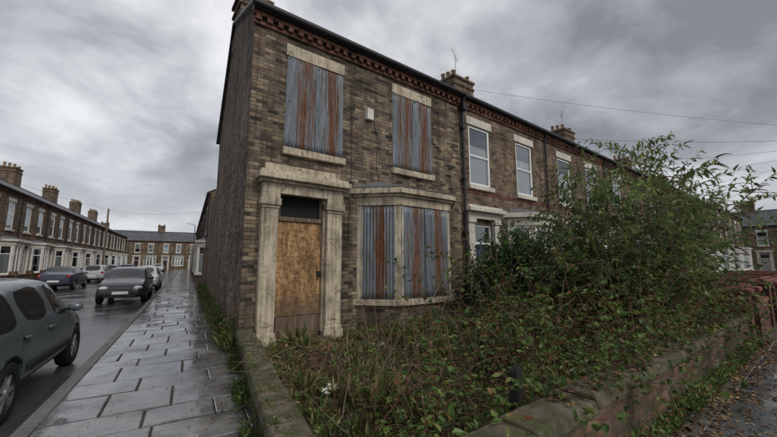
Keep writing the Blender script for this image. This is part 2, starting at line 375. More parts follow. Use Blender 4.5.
mb=MB(); mb.box(.64,1.62,.085,.12,.05,2.4); mb.box(.69,1.57,.062,.084,.07,.485); mb.box(.64,1.62,.02,.11,2.385,2.47); mb.box(.64,.7,.05,.1,2.47,2.9); mb.box(1.56,1.62,.05,.1,2.47,2.9)
mb.obj('door_frame',[M['wood']],H,.006)
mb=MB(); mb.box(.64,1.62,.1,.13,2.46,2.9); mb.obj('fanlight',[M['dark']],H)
mb=MB(); mb.box(1.52,1.66,.03,.058,1.32,1.37); mb.box(1.53,1.58,.0,.05,1.24,1.33)
for i in range(9): mb.box(.69+i*.11,.70+i*.11,.054,.06,.56,.57); mb.box(.69+i*.11,.70+i*.11,.054,.06,2.31,2.32)
mb.obj('hasp_and_padlock',[M['black']],H)
for w,nm,ti in ((W1,'window_sheet',.006),(W2,'window_sheet',-.004)):
    c=(w[0]+w[1])/2; hh=w[3]-w[2]-.02; ww=(w[1]-w[0])
    corr_sheet(nm,ww*.56,hh+.0,H,(c-ww*.235,-.012,(w[2]+w[3])/2),0,ti)
    corr_sheet(nm,ww*.52,hh-.03,H,(c+ww*.25,-.03,(w[2]+w[3])/2-.01),0,-ti)
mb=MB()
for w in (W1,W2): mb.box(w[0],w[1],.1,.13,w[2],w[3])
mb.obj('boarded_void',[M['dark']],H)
A,B,D=2.49,5.54,.70
mb=MB(); mb.prism(bay_pts(A,B,D,0,.02),-.12,.6); mb.obj('bay_base',[M['brick']],H)
mb=MB(); mb.prism(bay_pts(A,B,D,.07,.02),.6,.73); bay_posts(mb,A,B,D,.73,2.86,.13,.12)
mb.prism(bay_pts(A,B,D,.03,.02),2.86,3.06); mb.prism(bay_pts(A,B,D,.09,.02),3.06,3.12); mb.prism(bay_pts(A,B,D,.17,.02),3.12,3.22); mb.prism(bay_pts(A,B,D,.13,.02),3.22,3.27)
mb.obj('bay_stonework',[M['stone']],H,.012)
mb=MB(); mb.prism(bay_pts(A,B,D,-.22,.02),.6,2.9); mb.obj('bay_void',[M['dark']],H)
mb=MB(); mb.prism(bay_pts(A,B,D,.15,.02),3.272,3.5,top=bay_pts(A+.5,B-.5,.12,0,.02)); mb.obj('bay_roof',[M['lead']],H)
zc=(.73+2.86)/2; hh=2.1
L45=D/S2
corr_sheet('bay_sheet',L45-.2,hh,H,(A+D/2+.0,-D/2+.0,zc),-math.pi/4)
fw=B-A-2*D
corr_sheet('bay_sheet',fw*.5,hh+.02,H,(A+D+fw*.27,-D+.0,zc),0,.004)
corr_sheet('bay_sheet',fw*.48,hh-.01,H,(B-D-fw*.29,-D-.015,zc),0,-.006)
corr_sheet('bay_sheet',L45-.2,hh,H,(B-D/2,-D/2,zc),math.pi/4)
mb=MB(); mb.prism([(2.68,-.0),(2.7,-.09),(2.88,-.09),(2.9,0)],5.02,5.3); mb.obj('alarm_box',[M['plastic']],H,.01)
mb=MB()
mb.tube([(6.2,-.09,.0),(6.2,-.09,6.35),(6.2,-.19,6.62)],.045,.045,10)
for z in (.8,2.4,4.0,5.6): mb.box(6.13,6.27,-.15,0,z,z+.07)
mb.box(6.1,6.3,-.22,-.02,6.2,6.42)
mb.obj('downpipe',[M['black']],H,smooth=False)
mb=MB(); mb.tube([(2.9,-.01,5.1),(3.05,-.012,4.6),(3.02,-.012,3.9),(3.1,-.012,3.5)],.006,.006,4); mb.tube([(2.3,-.01,6.3),(2.31,-.012,3.6),(2.24,-.012,2.0)],.007,.007,4); mb.obj('cable',[M['black']],H)
def chimney(name,x0,x1,y0,y1,z0,z1,parent,npots=4,mat='brick_row'):
    mb=MB(); mb.box(x0,x1,y0,y1,z0,z1); mb.box(x0-.05,x1+.05,y0-.05,y1+.05,z1-.35,z1-.25); mb.box(x0-.07,x1+.07,y0-.07,y1+.07,z1,z1+.12)
    me_p=MB()
    for i in range(npots):
        for k,xx in enumerate((x0+.22,x1-.22)):
            yy=y0+.2+(y1-y0-.4)*i/max(1,npots-1); hh=.34+.12*((i*7+k*3)%3)/2
            me_p.lathe([(.11,z1+.12),(.095,z1+.12+hh*.8),(.125,z1+.12+hh*.84),(.12,z1+.12+hh),(.08,z1+.12+hh),(.08,z1+.2)],(xx,yy,0),12)
    return mb,me_p
mb,mp=chimney('c',.56,1.5,4.0,5.0,8.4,10.1,H,2); mb.obj('chimney_stack',[M['brick_side']],H); mp.obj('chimney_pots',[M['pot']],H,smooth=True)
# ------------------------------------------------------------ terrace template
def sash(fr,gl,cu,x0,x1,z0,z1,y,kind=0):
    sash_o(fr,gl,cu,(x0,y),(1,0),x1-x0,z0,z1,0,kind)
def sash_o(fr,gl,cu,p,d,w,z0,z1,t0=0,kind=0,trans=None):
    f=.085
    fr.obox(p,d,0,f,t0,t0+.07,z0,z1); fr.obox(p,d,w-f,w,t0,t0+.07,z0,z1)
    fr.obox(p,d,f,w-f,t0,t0+.07,z1-f,z1); fr.obox(p,d,f,w-f,t0,t0+.07,z0,z0+f)
    zm=z0+(z1-z0)*(.5 if trans is None else trans); fr.obox(p,d,f,w-f,t0+.005,t0+.06,zm-.03,zm+.03)
    n=(-d[1],d[0]); q=lambda a,t,z:(p[0]+d[0]*a+n[0]*t,p[1]+d[1]*a+n[1]*t,z)
    gl.poly([q(f,t0+.035,z0+f),q(w-f,t0+.035,z0+f),q(w-f,t0+.035,z1-f),q(f,t0+.035,z1-f)])
    def cur(a,b,c,e):
        n_=max(3,int((b-a)/.04)); pts=[(a+(b-a)*i/n_, t0+.075+.015*(i%2)) for i in range(n_+1)]
        for i in range(n_): cu.poly([q(pts[i][0],pts[i][1],c),q(pts[i+1][0],pts[i+1][1],c),q(pts[i+1][0],pts[i+1][1],e),q(pts[i][0],pts[i][1],e)])
    if kind==0: cur(f,w*.34,z0,z1); cur(w*.66,w-f,z0,z1)
    elif kind==1: cur(f,w-f,z0,z0+(z1-z0)*.68); 
    else: cur(f,w-f,z1-(z1-z0)*.45,z1); cur(f,w*.22,z0,z1)
def house_parts(x0,x1,c1,c2,chim=False,kinds=(0,1,0,1)):
    out=[]
    dr=(c1-.48,c1+.48,-.12,2.72); wa=(c1-.54,c1+.54,3.95,5.9); wb=(c2-.54,c2+.54,3.95,5.9)
    m=MB(); m.wall(x0,x1,-.12,EV,0,[dr,wa,wb],.13)
    for x in (x0+.002,x1-.002):
        pts=[(x,9,-.12),(x,0,-.12),(x,0,EV),(x,4.5,RZ-.02),(x,9,EV)]; m.poly(pts if x<x0+.1 else pts[::-1])
    m.poly([(x1,9,-.12),(x0,9,-.12),(x0,9,EV),(x1,9,EV)])
    a,b,d=c2-1.25,c2+1.25,.62
    m.prism(bay_pts(a,b,d,0,.02),-.12,.68)
    out.append(('walls',m.mesh('walls',[M['brick_row']]),0))
    m=MB(); m.poly([(x0,-.22,EV-.02),(x1,-.22,EV-.02),(x1,4.5,RZ),(x0,4.5,RZ)]); m.poly([(x0,4.5,RZ),(x1,4.5,RZ),(x1,9.2,EV-.02),(x0,9.2,EV-.02)])
    m.tube([(x0,4.5,RZ+.02),(x1,4.5,RZ+.02)],.07,.07,8)
    out.append(('roof',m.mesh('roof',[M['slate']]),0))
    m=MB(); m.box(x0,x1,-.05,0,6.36,6.43); m.box(x0,x1,-.1,0,6.53,6.6); x=x0+.02
    while x<x1-.1: m.box(x,x+.11,-.095,-.001,6.432,6.528); x+=.222
    m.box(x0,x1,-.012,.0,3.68,3.8)
    out.append(('corbels',m.mesh('corbels',[M['brick_red']]),0))
    m=MB(); m.tube([(x0,-.19,6.68),(x1,-.19,6.68)],.065,.065,8); m.box(x0,x1,-.14,-.0,6.602,6.7)
    m.tube([(x1-.12,-.08,0),(x1-.12,-.08,6.4),(x1-.12,-.18,6.62)],.04,.04,8)
    out.append(('gutter',m.mesh('gutter',[M['black']]),0))
    m=MB()
    for w in (wa,wb): m.box(w[0]-.1,w[1]+.1,-.03,.1,w[3],w[3]+.26); m.box(w[0]-.08,w[1]+.08,-.09,.1,w[2]-.14,w[2])
    for s0,s1 in ((c1-.78,c1-.49),(c1+.49,c1+.78)):
        m.box(s0,s1,-.12,.06,.14,2.74); m.box(s0-.03,s1+.03,-.15,.07,-.1,.14); m.box(s0-.03,s1+.03,-.16,.07,2.74,2.88)
    m.box(c1-.8,c1+.8,-.14,.06,2.88,3.08); m.box(c1-.9,c1+.9,-.3,.06,3.08,3.2); m.box(c1-.83,c1+.83,-.2,.06,3.2,3.28)
    m.prism(bay_pts(a,b,d,.06,.02),.68,.8); bay_posts(m,a,b,d,.8,2.78,.1,.1)
    m.prism(bay_pts(a,b,d,.03,.02),2.78,3.05); m.prism(bay_pts(a,b,d,.14,.02),3.05,3.2)
    out.append(('stone_dressings',m.mesh('dressings',[M['stone2']]),.01))
    m=MB(); m.prism(bay_pts(a,b,d,.12,.02),3.202,3.42,top=bay_pts(a+.45,b-.45,.1,0,.02)); out.append(('bay_roof',m.mesh('bay_roof',[M['lead']]),0))
    fr,gl,cu,dk=MB(),MB(),MB(),MB()
    sash(fr,gl,cu,wa[0],wa[1],wa[2],wa[3],.03,kinds[0]); sash(fr,gl,cu,wb[0],wb[1],wb[2],wb[3],.03,kinds[1])
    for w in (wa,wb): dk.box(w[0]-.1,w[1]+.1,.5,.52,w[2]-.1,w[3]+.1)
    L=d/S2; fwid=b-a-2*d
    sash_o(fr,gl,cu,(a+.1*S2,-.1*S2),(S2,-S2),L-.2,.8,2.78,.02,kinds[2],.7)
    sash_o(fr,gl,cu,(a+d+.1,-d),(1,0),fwid/2-.1,.8,2.78,.02,kinds[3],.7); sash_o(fr,gl,cu,(a+d+fwid/2,-d),(1,0),fwid/2-.1,.8,2.78,.02,kinds[3],.7)
    sash_o(fr,gl,cu,(b-d+.1*S2,-d+.1*S2),(S2,S2),L-.2,.8,2.78,.02,kinds[2],.7)
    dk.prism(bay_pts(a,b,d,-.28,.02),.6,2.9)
    fr.box(dr[0],dr[0]+.06,.04,.12,0,2.72); fr.box(dr[1]-.06,dr[1],.04,.12,0,2.72); fr.box(dr[0]+.06,dr[1]-.06,.04,.12,2.1,2.17); fr.box(dr[0]+.06,dr[1]-.06,.04,.12,2.66,2.72)
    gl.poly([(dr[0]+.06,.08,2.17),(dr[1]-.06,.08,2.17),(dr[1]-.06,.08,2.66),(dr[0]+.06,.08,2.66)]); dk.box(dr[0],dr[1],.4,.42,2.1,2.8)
    out+= [('window_frames',fr.mesh('frames',[M['white']]),.006),('window_glass',gl.mesh('glass',[M['glass']]),0),('curtains',cu.mesh('curtains',[M['curtain']]),0),('room_dark',dk.mesh('dark',[M['dark']]),0)]
    m=MB(); m.box(dr[0]+.06,dr[1]-.06,.07,.11,.02,2.1)
    for zz in ((.25,.9),(1.05,1.9)):
        for s0 in (dr[0]+.14,c1+.04): m.box(s0,s0+.3,.058,.072,zz[0],zz[1])
    out.append(('front_door',m.mesh('door',[M['door']]),.006))
    m=MB(); m.box(c1-.6,c1+.6,-.35,.1,-.1,.05); out.append(('doorstep',m.mesh('step',[M['coping']]),.01))
    if chim:
        s,p=chimney('c',x0-.75,x0+.75-.0,4.0,5.1,8.6,10.75,None,3)
        s.box(x0-.4,x0+.1,5.3,5.6,8.5,8.6)
        out.append(('chimney_stack',s.mesh('chimney',[M['brick_row']]),0)); out.append(('chimney_pots',p.mesh('pots',[M['pot']],True),0))
    return out
def place(parts,name,loc,rz=0):
    e=empty(name,loc,rz)
    for n,me,bv in parts:
        o=link(n,me,e)
        if bv: m=o.modifiers.new('b','BEVEL'); m.width=bv; m.segments=1
    return e
HP0=house_parts(.6,5.65,1.5,4.1,False,(1,1,1,1))
HPa=house_parts(0,5.65,1.5,4.1,True,(1,0,0,1)); HPb=house_parts(0,5.65,1.5,4.1,False,(2,1,1,0))
place(HP0,'terraced_house',(5.6,0,0))
for i in range(1,9): place(HPa if i%2 else HPb,'terraced_house',(5.6+5.65*i,0,0))
cs,sn=math.cos(SA),math.sin(SA)
def SL(x,y,z=0): return (x*cs-y*sn, x*sn+y*cs, z)
for i in range(12):
    place(HPa if i%2 else HPb,'terraced_house',SL(-11.9,12+5.65*i,-.05),SA+math.pi/2)
for i in range(9):
    place(HPa if i%2 else HPb,'terraced_house',SL(-24+5.65*i,92,-.05),SA)
for i in range(8):
    place(HPa if i%2 else HPb,'terraced_house',SL(.3,26.5+5.65*i,-.05),SA-math.pi/2)
for i in range(5):
    place(HPa if i%2 else HPb,'terraced_house',(69,18-5.65*i,-.05),-math.pi/2)
Y=MB(); Y.box(-.0,.25,13.5,19.5,-.1,2.3); Y.box(-.04,.29,13.5,19.5,2.3,2.38); Y.obj('yard_wall',[M['brick_side']],None,rot=(0,0,SA))
# ------------------------------------------------------------ ground
g=MB(); g.poly([(-400,-400,-.14),(400,-400,-.14),(400,400,-.14),(-400,400,-.14)]); g.obj('ground',[M['ground']])
g=MB(); g.poly([(-8.6,-20,-.11),(-2.1,-20,-.11),(-2.1,87,-.11),(-8.6,87,-.11)]); g.obj('side_road',[M['asphalt']],rot=(0,0,SA))
g=MB(); g.poly([(-80,-16,-.106),(160,-16,-.106),(160,-8.2,-.106),(-80,-8.2,-.106)]); g.obj('front_road',[M['asphalt']])
g=MB(); g.poly([(58,-8.3,-.102),(64.5,-8.3,-.102),(64.5,60,-.102),(58,60,-.102)]); g.obj('far_road',[M['asphalt']])
def paving(name,x0,x1,y0,y1,zt,rot,row=.62,wd=.72,far=30):
    m=MB(); y=y0; k=0
    while y<y1:
        rl=row*R.choice((.85,1,1,1.25)); x=x0-(0 if k%2 else wd*R.uniform(.3,.6))
        while x<x1-.02:
            w=wd*R.uniform(.85,1.3); a=max(x,x0); b=min(x+w,x1)
            if x1-b<.15: b=x1
            if b-a>.08:
                g_=.007; z=[zt+R.uniform(-.008,.008) for _ in range(4)]; A0,B0,C0,D0=a+g_,b-g_,y+g_,min(y+rl,y1)-g_; i=.012
                j=[R.uniform(-.006,.006) for _ in range(4)]
                bt=len(m.v)
                m.v+=[(A0,C0+j[0],zt-.05),(B0,C0+j[1],zt-.05),(B0,D0+j[2],zt-.05),(A0,D0+j[3],zt-.05),
                      (A0,C0+j[0],z[0]-.007),(B0,C0+j[1],z[1]-.007),(B0,D0+j[2],z[2]-.007),(A0,D0+j[3],z[3]-.007),
                      (A0+i,C0+i+j[0],z[0]),(B0-i,C0+i+j[1],z[1]),(B0-i,D0-i+j[2],z[2]),(A0+i,D0-i+j[3],z[3])]
                for f in ((0,1,5,4),(1,2,6,5),(2,3,7,6),(3,0,4,7),(4,5,9,8),(5,6,10,9),(6,7,11,10),(7,4,8,11),(8,9,10,11)): m.f.append(tuple(bt+q for q in f)); m.mi.append(0)
            x+= (b-x)
        y+=rl; k+=1
    mm=MB(); mm.box(x0,x1,y0,y1,-.13,zt-.018); me=empty(name,(0,0,0),rot)
    m.obj('paving_slabs',[M['slab']],me,uv=False); mm.obj('bedding',[M['joint']],me)
paving('pavement',-2.0,-.0,-5.6,88,0,SA,.55,.66)
paving('pavement',-10.9,-8.75,-5,88,-.0,SA,.9,1.0)
paving('pavement',-2.8,57,-8.05,-5.45,.006,0,.62,.8)
k=MB()
def kerb(m,x0,x1,y0,y1,along):
    p=y0 if along=='y' else x0; e=y1 if along=='y' else x1
    while p<e:
        L=.92; z=.0+R.uniform(-.004,.004)
        if along=='y': m.box(x0,x1,p+.004,p+L-.004,-.13,z)
        else: m.box(p+.004,p+L-.004,y0,y1,-.13,z)
        p+=L
kerb(k,-2.15,-2.005,-7.5,88,'y'); k.obj('kerb',[M['kerb']],bevel=.012,rot=(0,0,SA))
k=MB(); kerb(k,-8.75,-8.6,-7,88,'y'); k.obj('kerb',[M['kerb']],bevel=.012,rot=(0,0,SA))
k=MB(); kerb(k,-2.4,57,-8.2,-8.055,'x'); k.obj('kerb',[M['kerb']],bevel=.012)
k=MB(); k.box(-11.1,-10.92,12,80,-.1,.65); k.box(-11.14,-10.88,12,80,.65,.72)
yy=12
while yy<80: k.box(-11.2,-10.85,yy,yy+.35,-.1,.95); yy+=2.82
k.obj('front_garden_wall',[M['brick_wall']],rot=(0,0,SA))
gm=MB(); nx,ny=140,80
def gh(x,y): 
    e=min(1,max(0,(x+1.0)/.6),)*min(1,max(0,(y+5.4)/.4))*min(1,max(0,-y/.5)); return -.02+e*(.05+.12*(mn.noise(Vector((x*.9,y*.9,0)))+.3)+.06*mn.noise(Vector((x*4,y*4,1))))
for j in range(ny+1):
    for i in range(nx+1):
        y=-5.35+5.37*j/ny; x0=-.02+.18*y+.2; x=x0+(14-x0)*i/nx; gm.v.append((x,y,gh(x,y)))
for j in range(ny):
    for i in range(nx): q=j*(nx+1)+i; gm.f.append((q,q+1,q+nx+2,q+nx+1)); gm.mi.append(0)
gm.obj('garden_ground',[M['soil']],smooth=True,uv=False)
def garden_wall(name,p,d,L,h,th,cop=None,brick=None,ov=.03,ch=.09,seg=.9):
    cop=cop or M['coping']; brick=brick or M['brick_wall']
    e=empty(name); m=MB(); m.obox(p,d,0,L,0,th,-.12,h); m.obj('brickwork',[brick],e)
    c=MB(); s=0
    while s<L-.05:
        s1=min(L,s+seg*R.uniform(.8,1.2)); jz=R.uniform(-.012,.012); jt=R.uniform(-.014,.014)
        n=(-d[1],d[0]); q=lambda a,t,z:(p[0]+d[0]*a+n[0]*t,p[1]+d[1]*a+n[1]*t,z)
        a,b=s+.005,s1-.005; o=-ov+jt; i=th+ov+jt; zz=h+jz; tl=R.uniform(-.012,.012)
        c.hexa([q(a,o,zz),q(b,o,zz),q(b,i,zz),q(a,i,zz),q(a,o+.03,zz+ch-tl),q(b,o+.03,zz+ch+tl),q(b,i-.03,zz+ch+tl),q(a,i-.03,zz+ch-tl)])
        s=s1
    c.obj('coping',[cop],e,.02)
    return e
ds=Vector((-.18,-1)).normalized()
garden_wall('garden_wall',(-.03,-.03),(ds[0],ds[1]),5.55,.28,.26)
garden_wall('garden_wall',(-.7,-5.5),(1,0),8.6,.48,.27)
def pier(name,x,y=-5.36,w=.36,h=.95,mat='brick_red'):
    e=empty(name,(x,y,0)); m=MB(); m.box(-w/2,w/2,-w/2,w/2,-.1,h); m.obj('shaft',[M[mat]],e)
    m=MB(); m.hexa([(-w/2-.05,-w/2-.05,h),(w/2+.05,-w/2-.05,h),(w/2+.05,w/2+.05,h),(-w/2-.05,w/2+.05,h),(-w/2-.05,-w/2-.05,h+.07),(w/2+.05,-w/2-.05,h+.07),(w/2+.05,w/2+.05,h+.07),(-w/2-.05,w/2+.05,h+.07)])
    s=w/2+.05; m.poly([(-s,-s,h+.07),(s,-s,h+.07),(0,0,h+.16)]); m.poly([(s,-s,h+.07),(s,s,h+.07),(0,0,h+.16)]); m.poly([(s,s,h+.07),(-s,s,h+.07),(0,0,h+.16)]); m.poly([(-s,s,h+.07),(-s,-s,h+.07),(0,0,h+.16)])
    m.obj('cap',[M['redcoping']],e)
pier('gate_pier',8.1); pier('gate_pier',9.2)
garden_wall('garden_wall',(9.4,-5.5),(1,0),1.9,.62,.26,M['redcoping'],M['brick_red'])
for i in range(1,8):
    x=5.6+5.65*i; pier('gate_pier',x,h=1.0); pier('gate_pier',x+1.0,h=1.0); pier('gate_pier',x+2.1,h=1.0)
    garden_wall('garden_wall',(x+2.3,-5.5),(1,0),3.15,.62,.26,M['redcoping'],M['brick_red'])
    garden_wall('garden_wall',(x,-5.2),(0,1),4.5,.7,.2,M['redcoping'],M['brick_red'])
p=MB(); p.hexa([(.72,-5.12,-.1),(.82,-5.12,-.1),(.82,-5.02,-.1),(.72,-5.02,-.1),(.735,-5.11,.74),(.82,-5.1,.78),(.825,-5.02,.76),(.74,-5.03,.7)]); p.obj('wooden_post',[M['post']],bevel=.008)
# ------------------------------------------------------------ vegetation
class Leaves:
    def __init__(s): s.P=[];s.D=[];s.N=[];s.L=[];s.W=[]
    def add(s,p,d,n,L,W): s.P.append(tuple(p)); s.D.append(tuple(d)); s.N.append(tuple(n)); s.L.append(L); s.W.append(W)
    def mesh(s,name,mat,bend=.14):
        P=np.array(s.P);D=np.array(s.D);Nn=np.array(s.N);L=np.array(s.L)[:,None];W=np.array(s.W)[:,None]
        D/=np.linalg.norm(D,axis=1)[:,None]+1e-9; Nn=Nn-(Nn*D).sum(1)[:,None]*D; Nn/=np.linalg.norm(Nn,axis=1)[:,None]+1e-9
        S=np.cross(D,Nn); c=W*.16
        v=np.stack([P,P+D*L*.3+S*W*.48+Nn*c,P+D*L*.68+S*W*.36+Nn*c*.4-Nn*L*bend*.35,P+D*L-Nn*L*bend,P+D*L*.68-S*W*.36+Nn*c*.4-Nn*L*bend*.35,P+D*L*.3-S*W*.48+Nn*c],1)
        n=len(P); b=(np.arange(n)*6)[:,None]; f=np.concatenate([b+np.array([[0,1,2,3]]),b+np.array([[0,3,4,5]])],0)
        me=bpy.data.meshes.new(name); me.from_pydata(v.reshape(-1,3).tolist(),[],f.tolist()); me.materials.append(mat); return me
def rv(): 
    while 1:
        v=Vector((R.uniform(-1,1),R.uniform(-1,1),R.uniform(-1,1)))
        if .01<v.length<1: return v.normalized()
def blob(lv,st,c,r,n,size,keep=-.12):
    c=Vector(c); k=0
    while k<n:
        d=rv(); 
        if d.z<-.5: continue
        rad=(1+.42*mn.noise(d*2.1+c)+.22*mn.noise(d*5+c))*R.choice((R.uniform(.82,1.03),R.uniform(.5,1)))
        p=Vector((c.x+d.x*r[0]*rad,c.y+d.y*r[1]*rad,c.z+d.z*r[2]*rad))
        if p.z<.03: k+=.3; continue
        if mn.noise(p*2.6)<keep: k+=.3; continue
        dd=(d*.5+rv()*.8+Vector((0,0,-.25))).normalized(); nn=(d*.6+Vector((0,0,.7))+rv()*.6)
        L=size*R.uniform(.6,1.3); lv.add(p,dd,nn,L,L*R.uniform(.45,.65)); k+=1
    for i in range(int(14*r[0])+6):
        d=rv(); d.z=abs(d.z)+.2; d.normalize(); e=Vector((c.x+d.x*r[0],c.y+d.y*r[1],c.z+d.z*r[2])); b=Vector((c.x+d.x*.2,c.y+d.y*.2,.0))
        m=(b+e)/2+rv()*.15; st.tube([b,m,e,e+(e-m)*.25],.012,.003,4)
def cane(lv,st,p,az,L,up,lsize,r=.006,lstart=.1,drp=.13,dens=.07,skip=.2):
    d=Vector((math.cos(az)*math.cos(up),math.sin(az)*math.cos(up),math.sin(up))); pts=[Vector(p)]; step=.1; n=int(L/step)
    for i in range(n):
        d=(d+Vector((0,0,-drp*step*6*(.3+i/n)))+rv()*.09).normalized(); q=pts[-1]+d*step
        if q.z<.05: q.z=.05; d.z=abs(d.z)*.2
        pts.append(q)
    st.tube(pts,r,r*.35,4)
    for i in range(int(n*lstart),n):
        m=max(1,int(step/dens))
        for j in range(m):
            if R.random()<skip: continue
            q=pts[i].lerp(pts[i+1],R.random()); t=(pts[i+1]-pts[i]).normalized(); o=rv(); o=(o-t*o.dot(t)+Vector((0,0,.35))).normalized()
            base=q+o*lsize*.5
            for a in (-1,0,1):
                s_=o.cross(Vector((0,0,1))); s_=s_.normalized() if s_.length>.01 else Vector((1,0,0))
                dd=(o+s_*a*.9+Vector((0,0,-.25))+rv()*.25); l=lsize*R.uniform(.65,1.15)*(1 if a==0 else .8); lv.add(base,dd,Vector((0,0,1))+rv()*.5,l,l*.62)
    return pts
lv,st=Leaves(),MB()
for c,r,n in (((5.35,-1.75,.85),(.75,.75,1.05),6500),((6.3,-1.7,1.15),(.95,.8,1.2),8000),((7.3,-1.9,1.2),(.9,.8,1.1),6500),((5.9,-2.7,.75),(.9,.6,.75),5500)):
    blob(lv,st,c,r,n,.085,-.16)
for i in range(60): cane(lv,st,(R.uniform(5,7.6),R.uniform(-2.4,-1.2),1.0),R.uniform(0,6.28),R.uniform(.8,1.8),R.uniform(1.0,1.5),.075,.006,.2,.1)
e=empty('evergreen_shrub'); link('leaves',lv.mesh('l',M['lf_dark']),e); st.obj('branches',[M['stem_grey']],e,uv=False)
lv,st=Leaves(),MB()
for c,r,n in (((8.6,-2.6,1.0),(1.1,1.0,1.0),5500),((9.4,-3.6,.8),(1.0,.9,.9),4500),((10.8,-2.8,.9),(1.3,1.1,.9),4500)):
    blob(lv,st,c,r,n,.09,-.12)
for i in range(70): cane(lv,st,(R.uniform(7.6,11),R.uniform(-4.6,-2.3),.4),R.uniform(0,6.28),R.uniform(1,2),R.uniform(.8,1.4),.09)
e=empty('hedge_shrub'); link('leaves',lv.mesh('l',M['lf_bram']),e); st.obj('branches',[M['stem_grey']],e,uv=False)
lv,st,sp=Leaves(),MB(),MB()
def spray(p,d,L,depth,r,drp=.07):
    pts=[Vector(p)]; d=Vector(d).normalized(); n=max(4,int(L/.14))
    for i in range(n):
        d=(d+Vector((0,0,-drp*(i/n)*(1.3 if depth else 1)))+rv()*.06).normalized(); pts.append(pts[-1]+d*.14)
    st.tube(pts,r,r*.25,5 if depth==0 else 4)
    for i in range(1 if depth else int(n*.4),n):
        t=(pts[i+1]-pts[i]).normalized()
        for k in range(2 if depth else 1):
            for sg in (-1,1):
                if R.random()<.12: continue
                o=rv(); o=(o-t*o.dot(t)).normalized(); l=R.uniform(.07,.16)
                q=pts[i].lerp(pts[i+1],R.random()); lv.add(q,o*.8+t*.5+Vector((0,0,-.35)),Vector((0,0,1))+rv()*.5,l,l*.38)
    if depth==0:
        for i in range(int(n*.16),n):
            for _ in range(2):
                if R.random()<.6:
                    o=rv(); t=(pts[i+1]-pts[i]).normalized(); o=(o-t*o.dot(t)).normalized(); spray(pts[i],t*.7+o*.85+Vector((0,0,.2)),R.uniform(.4,1.15),1,r*.45)
    if R.random()<(.9 if depth==0 else .4):
        q=pts[-1]; qs=[q+d*.05*k+Vector((0,0,-.006*k*k)) for k in range(5)]; sp.tube(qs,.015,.004,5)
for i in range(28):
    az=R.uniform(0,6.28); tl=R.uniform(.08,.8)
    spray((7.2+R.uniform(-.4,.3),-4.3+R.uniform(-.25,.25),.05),(math.cos(az)*tl,math.sin(az)*tl*.6,1),R.uniform(2.5,4.4)*(1-.15*tl),0,R.uniform(.012,.024))
for i in range(6): spray((7.3,-4.4,.1),(.7+R.uniform(-.2,.4),-.1+R.uniform(-.1,.1),1),R.uniform(3.2,4.6),0,.018)
for i in range(12): spray((6.6+R.uniform(-.4,.3),-3.8,.1),(-.65+R.uniform(-.25,.35),.1+R.uniform(-.3,.1),1),R.uniform(2.2,3.8),0,.016)
e=empty('buddleia_bush'); link('leaves',lv.mesh('l',M['lf_bud']),e); st.obj('stems',[M['stem_grey']],e,uv=False); sp.obj('seed_spikes',[M['spike']],e,uv=False)
# brambles
lv,st=Leaves(),MB()
for i in range(300):
    x=R.uniform(2.2,7.6); y=R.uniform(-5.2,-2.7)
    if mn.noise(Vector((x*.8,y*.8,7)))<-.2: continue
    big=min(1,(x-.8)/3)
    cane(lv,st,(x,y,gh(x,y)),R.uniform(0,6.28),R.uniform(.9,2.5)*(.5+.6*big),R.uniform(.6,1.45),R.uniform(.065,.095),.006,.12,.13,.05,R.choice((.1,.3,.7)))
for i in range(150):
    x=R.uniform(.0,3.2); y=R.uniform(-5.2,-3.9)+(.5 if x>1.5 else 0); cane(lv,st,(x,y,.05),R.uniform(0,6.28),R.uniform(.4,1.3),R.uniform(.6,1.4),R.uniform(.045,.08),.004,.05,.13,.05,.22)
for i in range(40):
    x=R.uniform(1.8,5.0); y=R.uniform(-2.6,-1.1); cane(lv,st,(x,y,.05),R.uniform(0,6.28),R.uniform(.4,1.0),R.uniform(.5,1.3),R.uniform(.05,.07),.004,.05,.13,.05,.25)
for i in range(180):
    x=R.uniform(.4,8); cane(lv,st,(x,R.uniform(-5.15,-4.9),.3),-1.57+R.uniform(-1.2,1.2),R.uniform(.4,1.3)*(.6 if x<1.6 else 1),R.uniform(.6,1.25),.065,.005,.1,.2,.05)
e=empty('bramble_thicket'); link('leaves',lv.mesh('l',M['lf_bram']),e); st.obj('canes',[M['stem_red']],e,uv=False)
# bare twigs / dead canes
st=MB()
for i in range(400):
    x=R.uniform(-.1,7); y=R.uniform(-5.1,-1.0)
    if x<.18*y+.4: continue
    if x<2 and y>-1.8: continue
    tall=R.random()<.35; az=R.uniform(0,6.28); up=R.uniform(.7,1.4) if tall else R.uniform(.1,.8); d=Vector((math.cos(az)*math.cos(up),math.sin(az)*math.cos(up),math.sin(up))); pts=[Vector((x,y,.05))]
    for k in range(R.randint(8,18) if tall else R.randint(4,12)):
        d=(d+rv()*.14+Vector((0,0,-.075 if tall else -.04))).normalized(); q=pts[-1]+d*.1; q.z=max(q.z,.05); pts.append(q)
    r=R.uniform(.003,.007); st.tube(pts,r,r*.3,4,R.choice((0,0,1)))
    for _ in range(2):
        b=R.choice(pts[2:]); q=[b]; dd=rv(); dd.z=abs(dd.z)
        for k in range(4): dd=(dd+rv()*.2).normalized(); q.append(q[-1]+dd*.07)
        st.tube(q,.0028,.001,3,R.choice((0,1)))
st.obj('dead_twigs',[M['stem_grey'],M['stem_red']],uv=False)
